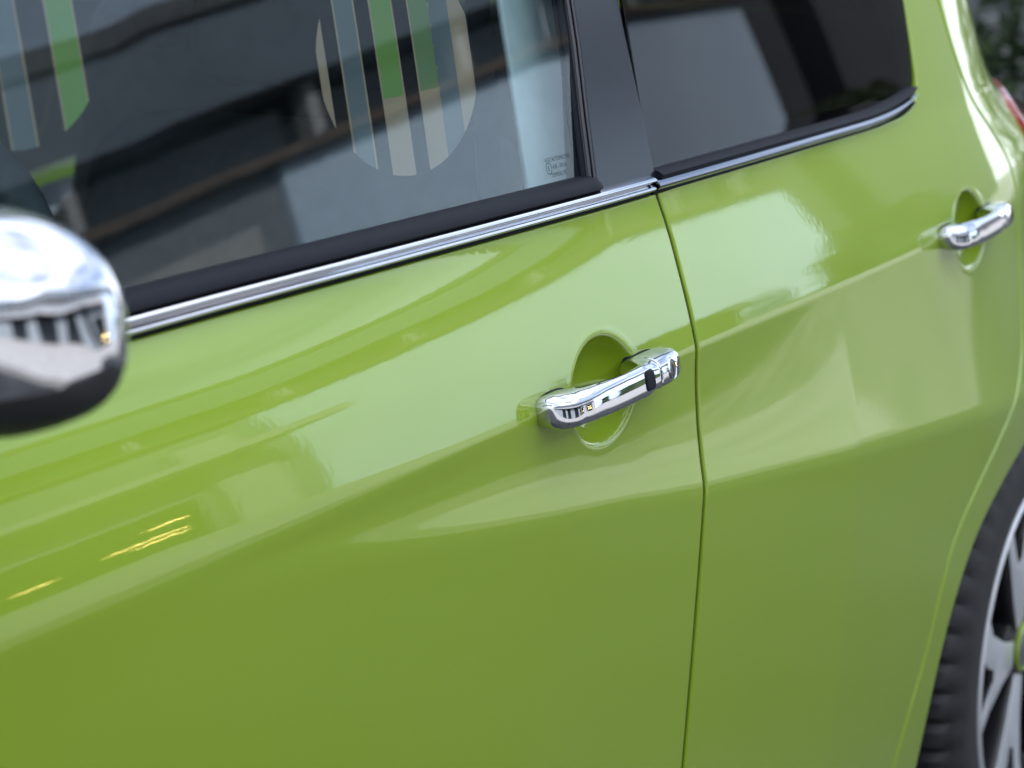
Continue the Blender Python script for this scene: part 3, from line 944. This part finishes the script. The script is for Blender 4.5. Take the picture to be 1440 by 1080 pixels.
# steering wheel
def torus(name, c, R0, r0, tilt, m):
    P = []
    for i in range(48):
        a = 2 * math.pi * i / 48
        row = []
        for j in range(14):
            b = 2 * math.pi * j / 14
            p = Vector((r0 * math.sin(b), (R0 + r0 * math.cos(b)) * math.cos(a), (R0 + r0 * math.cos(b)) * math.sin(a)))
            p.rotate(Matrix.Rotation(tilt, 3, 'Y'))
            row.append(tuple(Vector(c) + p))
        P.append(row)
    v, f = grid_mesh(P, close_u=True, close_v=True)
    return link(name, fix_normals(mesh(name, v, f)), m)
sw = part(empty('steering_wheel', (0, 0, 0)))
torus('rim', (-.40, .42, .93), .180, .0165, R(24), M['trim_dark']).parent = sw
hubb = soft_block('hub', (-.46, .35, .87), (-.40, .49, .97), M['trim_dark'], .025); hubb.parent = sw; hubb.matrix_parent_inverse = Matrix.Identity(4)
for dy in (-.12, .12):
    sp = soft_block('spoke', (-.435, .42 + dy - .06, .915), (-.405, .42 + dy + .06, .945), M['trim_dark'], .008); sp.parent = sw; sp.matrix_parent_inverse = Matrix.Identity(4)

# ------------------------------------------------------------ ground and what the paint and glass mirror
gm = mesh('ground', [(-120, -120, 0), (120, -120, 0), (120, 120, 0), (-120, 120, 0)], [(0, 1, 2, 3)], False)
tag(link('ground', gm, M['ground']), kind='structure')
pm = mesh('added_setts_strip', [(-60, -2.75, .004), (90, -2.75, .004), (90, -2.15, .004), (-60, -2.15, .004)], [(0, 1, 2, 3)], False)  # mid-grey strip added to soften the ground edge mirrored in the doors
tag(link('added_setts_strip', pm, M['setts']), kind='structure')
rm = mesh('added_asphalt_strip', [(-60, -2.15, .004), (90, -2.15, .004), (90, 5.0, .004), (-60, 5.0, .004)], [(0, 1, 2, 3)], False)  # dark strip added so the lower doors mirror darker ground
tag(link('added_asphalt_strip', rm, M['asphalt']), kind='structure')

bl = empty('showroom_building', (6, -9.0, 0))
tag(bl, 'pale rendered building with a dark window band, mirrored in the car', 'building')
def bpart(name, lo, hi, m, bevel=0.):
    o = box(name, lo, hi, m, bl, bevel)
    o.matrix_parent_inverse = Matrix.Translation((-6, 9.0, 0))
    return o
BX0, BX1, BY = -30.0, 22.5, -9.0
Z1, Z2 = 4.05, 5.55
bpart('wall', (11.55, BY - 6, 0), (BX1, BY, Z1), M['wall'])
bpart('panel_wall', (BX0, BY - 6, 0), (11.55, BY - .04, Z1), M['wall_grey'])
bpart('pale_column', (10.3, BY - .1, 0), (11.0, BY + .10, 3.6), M['mullion'])
bpart('canopy_edge', (BX0, BY - .1, 2.75), (11.2, BY + .9, 2.95), M['mullion'])
bpart('window_band', (BX0, BY - 6, Z1), (BX1, BY - .25, Z2), M['pane_dark'])
bpart('sill_course', (BX0, BY - .25, Z1), (BX1 + .05, BY + .12, Z1 + .09), M['beam'])
bpart('roof', (BX0 - .5, BY - 6.5, Z2), (BX1 + .5, BY + .12, Z2 + .2), M['roof_dark'])
bpart('fascia', (BX0, BY - .6, 4.72), (BX1 + .06, BY + .06, Z2), M['fascia'])
x = BX0 + .4
while x < BX1:
    bpart('mullion', (x, BY - .25, Z1 + .09), (x + .14, BY - .1, 4.72), M['mullion'])
    x += 1.9
for x0, x1, z0, z1 in ((-8, -5, 0, 2.8), (-3.0, -.5, .0, 2.9), (1.5, 4.0, .0, 2.8), (5.5, 6.7, 0, 2.6), (7.4, 10.1, .0, 1.75)):
    bpart('window', (x0, BY - .1, z0), (x1, BY + .012, z1), M['pane_dark'])
for k, (x0, x1, z) in enumerate(((9.35, 9.85, 1.2), (8.9, 9.75, .80), (9.2, 9.8, .64), (8.0, 8.35, .72))):
    bpart('strip_lamp', (x0, BY + .02, z), (x1, BY + .05, z + .035), M['lamp_warm'])

# foliage behind the car's rear corner
def hedge_cloud(n, x0, x1, y0, y1, z1, s):
    v, f = [], []
    for _ in range(n):
        p = Vector((random.uniform(x0, x1), random.uniform(y0, y1), random.uniform(.02, z1)))
        if random.random() < .5: p.z = z1 * random.uniform(.75, 1.04)
        q = Matrix.Rotation(random.uniform(0, 6.3), 3, Vector((random.gauss(0, 1), random.gauss(0, 1), random.gauss(0, 1))).normalized())
        b = len(v)
        for u in ((-.5, 0, 0), (-.15, .25, .05), (.5, 0, .0), (-.15, -.25, .05)):
            v.append(tuple(p + q @ (Vector(u) * s * random.uniform(.7, 1.3))))
        f.append((b, b + 1, b + 2, b + 3))
    return v, f
def hedge(loc, L, W, H, label, n):
    h = empty('hedge', loc)
    tag(h, label, 'hedge')
    v, f = hedge_cloud(n, 0, L, -W / 2, W / 2, H, .11)
    link('foliage', mesh('foliage', v, f, False), M['leaf'], h)
    box('core', (.1, -W * .36, 0), (L - .1, W * .36, H * .9), M['leaf'], h, .05)
def leaf_cloud(n, cx, cy, rx, ry, z0, z1, s):
    v, f = [], []
    for _ in range(n):
        a = random.uniform(0, 2 * math.pi); r = math.sqrt(random.random())
        h = random.random()
        rr = 1 - .5 * abs(h - .45)
        p = Vector((cx + rx * r * rr * math.cos(a), cy + ry * r * rr * math.sin(a), z0 + (z1 - z0) * h))
        q = Matrix.Rotation(random.uniform(0, 6.3), 3, Vector((random.gauss(0, 1), random.gauss(0, 1), random.gauss(0, 1))).normalized())
        b = len(v)
        k = s * random.uniform(.6, 1.3)
        for u in ((-.5, 0, 0), (-.15, .22, .05), (.5, 0, .0), (-.15, -.22, .05)):
            v.append(tuple(p + q @ (Vector(u) * k)))
        f.append((b, b + 1, b + 2, b + 3))
    return v, f
M['leaf'] = noise_var(mat('leaf', (.03, .06, .015), .6), 6, (.018, .035, .010), (.05, .09, .025))
M['bark'] = noise_var(mat('bark', (.06, .045, .03), .9), 12, (.04, .03, .02), (.09, .07, .05))
for (sx, sy, h, lab) in ((8.2, 1.6, 2.2, 'dark leafy shrub out of focus behind the car, nearest the tail lamp'), (9.6, 3.4, 2.6, 'taller dark shrub out of focus further behind the car'), (8.8, .1, 1.5, 'low dark shrub out of focus at the right edge')):
    sh = empty('shrub', (sx, sy, 0))
    tag(sh, lab, 'shrub', 'shrubs behind the car')
    v, f = leaf_cloud(2600, 0, 0, .95, .95, .12, h, .13)
    link('foliage', mesh('foliage', v, f, False), M['leaf'], sh)
    for k in range(5):
        a = k * 1.3; P = []
        for q in range(6):
            u = q / 5
            P.append([(.08 * math.cos(a) + .5 * u * math.cos(a) + .02 * (1 - u * .7) * math.cos(b), .08 * math.sin(a) + .5 * u * math.sin(a) + .02 * (1 - u * .7) * math.sin(b), -.02 + h * .75 * u) for b in np.linspace(0, 2 * math.pi, 9)[:-1]])
        s_ = loft('stem', np.array(P), M['bark']); s_.parent = sh

bb = empty('added_back_building', (5, 7.0, 0))  # added behind the car to keep the sun off it and nearby ground
tag(bb, 'dark brown building added behind the car to shade it, out of focus beyond the shrubs', 'building')
for nm, lo, hi, mm in (('wall', (-20, 5.2, 0), (34, 9, 6.4), 'back_wall'), ('plinth', (-20, 5.1, 0), (34, 5.2, .5), 'roof_dark'), ('coping', (-20.1, 5.05, 6.4), (34.1, 9.1, 6.52), 'roof_dark')):
    o = box(nm, lo, hi, M[mm], bb); o.matrix_parent_inverse = Matrix.Translation((-5, -7.0, 0))
for k in range(9):
    o = box('window', (-16 + 5.2 * k, 5.15, 1.4), (-13.6 + 5.2 * k, 5.23, 2.9), M['pane_dark'], bb); o.matrix_parent_inverse = Matrix.Translation((-5, -7.0, 0))
for k, (x0, x1) in enumerate(((22.8, 24.3), (25.8, 48.0))):
    nb = empty('dark_clad_building', (x0, -9.3, 0))
    tag(nb, ('narrow' if k == 0 else 'long') + ' dark clad building past the end of the pale one', 'building')
    box('wall', (0, -8, 0), (x1 - x0, 0, 6.2), M['dark_clad'], nb)
    box('roof', (-.15, -8.2, 6.2), (x1 - x0 + .15, .25, 6.4), M['roof_dark'], nb)
    box('door', (.4, -.05, 0), (1.2, .03, 2.1), M['pane_dark'], nb)
hedge((13.2, -7.6, 0), 2.6, .8, 1.0, 'short low hedge added in front of the pale building for a dark reflection in the door', 2500)  # both hedges added as the low, dark car-like shapes mirrored in the doors
hedge((15.8, -6.2, 0), 2.6, .9, 1.25, 'second low hedge added in front of the pale building for a dark reflection in the rear door', 3200)

tr = empty('added_tree', (19.8, -7.2, 0))  # added to break up the wall's hard edge mirrored in the rear door
tag(tr, 'small leafy tree added near the end of the pale building to break up its reflection in the rear door', 'tree')
v, f = leaf_cloud(3000, 0, 0, .9, .9, .8, 2.2, .13)
link('crown', mesh('crown', v, f, False), M['leaf'], tr)
P = [[((.07 - .05 * u) * math.cos(b) + .1 * u, (.07 - .05 * u) * math.sin(b), 1.7 * u) for b in np.linspace(0, 2 * math.pi, 11)[:-1]] for u in np.linspace(0, 1, 6)]
loft('trunk', np.array(P), M['bark']).parent = tr

# the paving lies a little below the car's own zero
for o in SC.objects:
    if o.parent is None and o.type in ('EMPTY', 'MESH') and o is not car:
        o.location.z -= .076
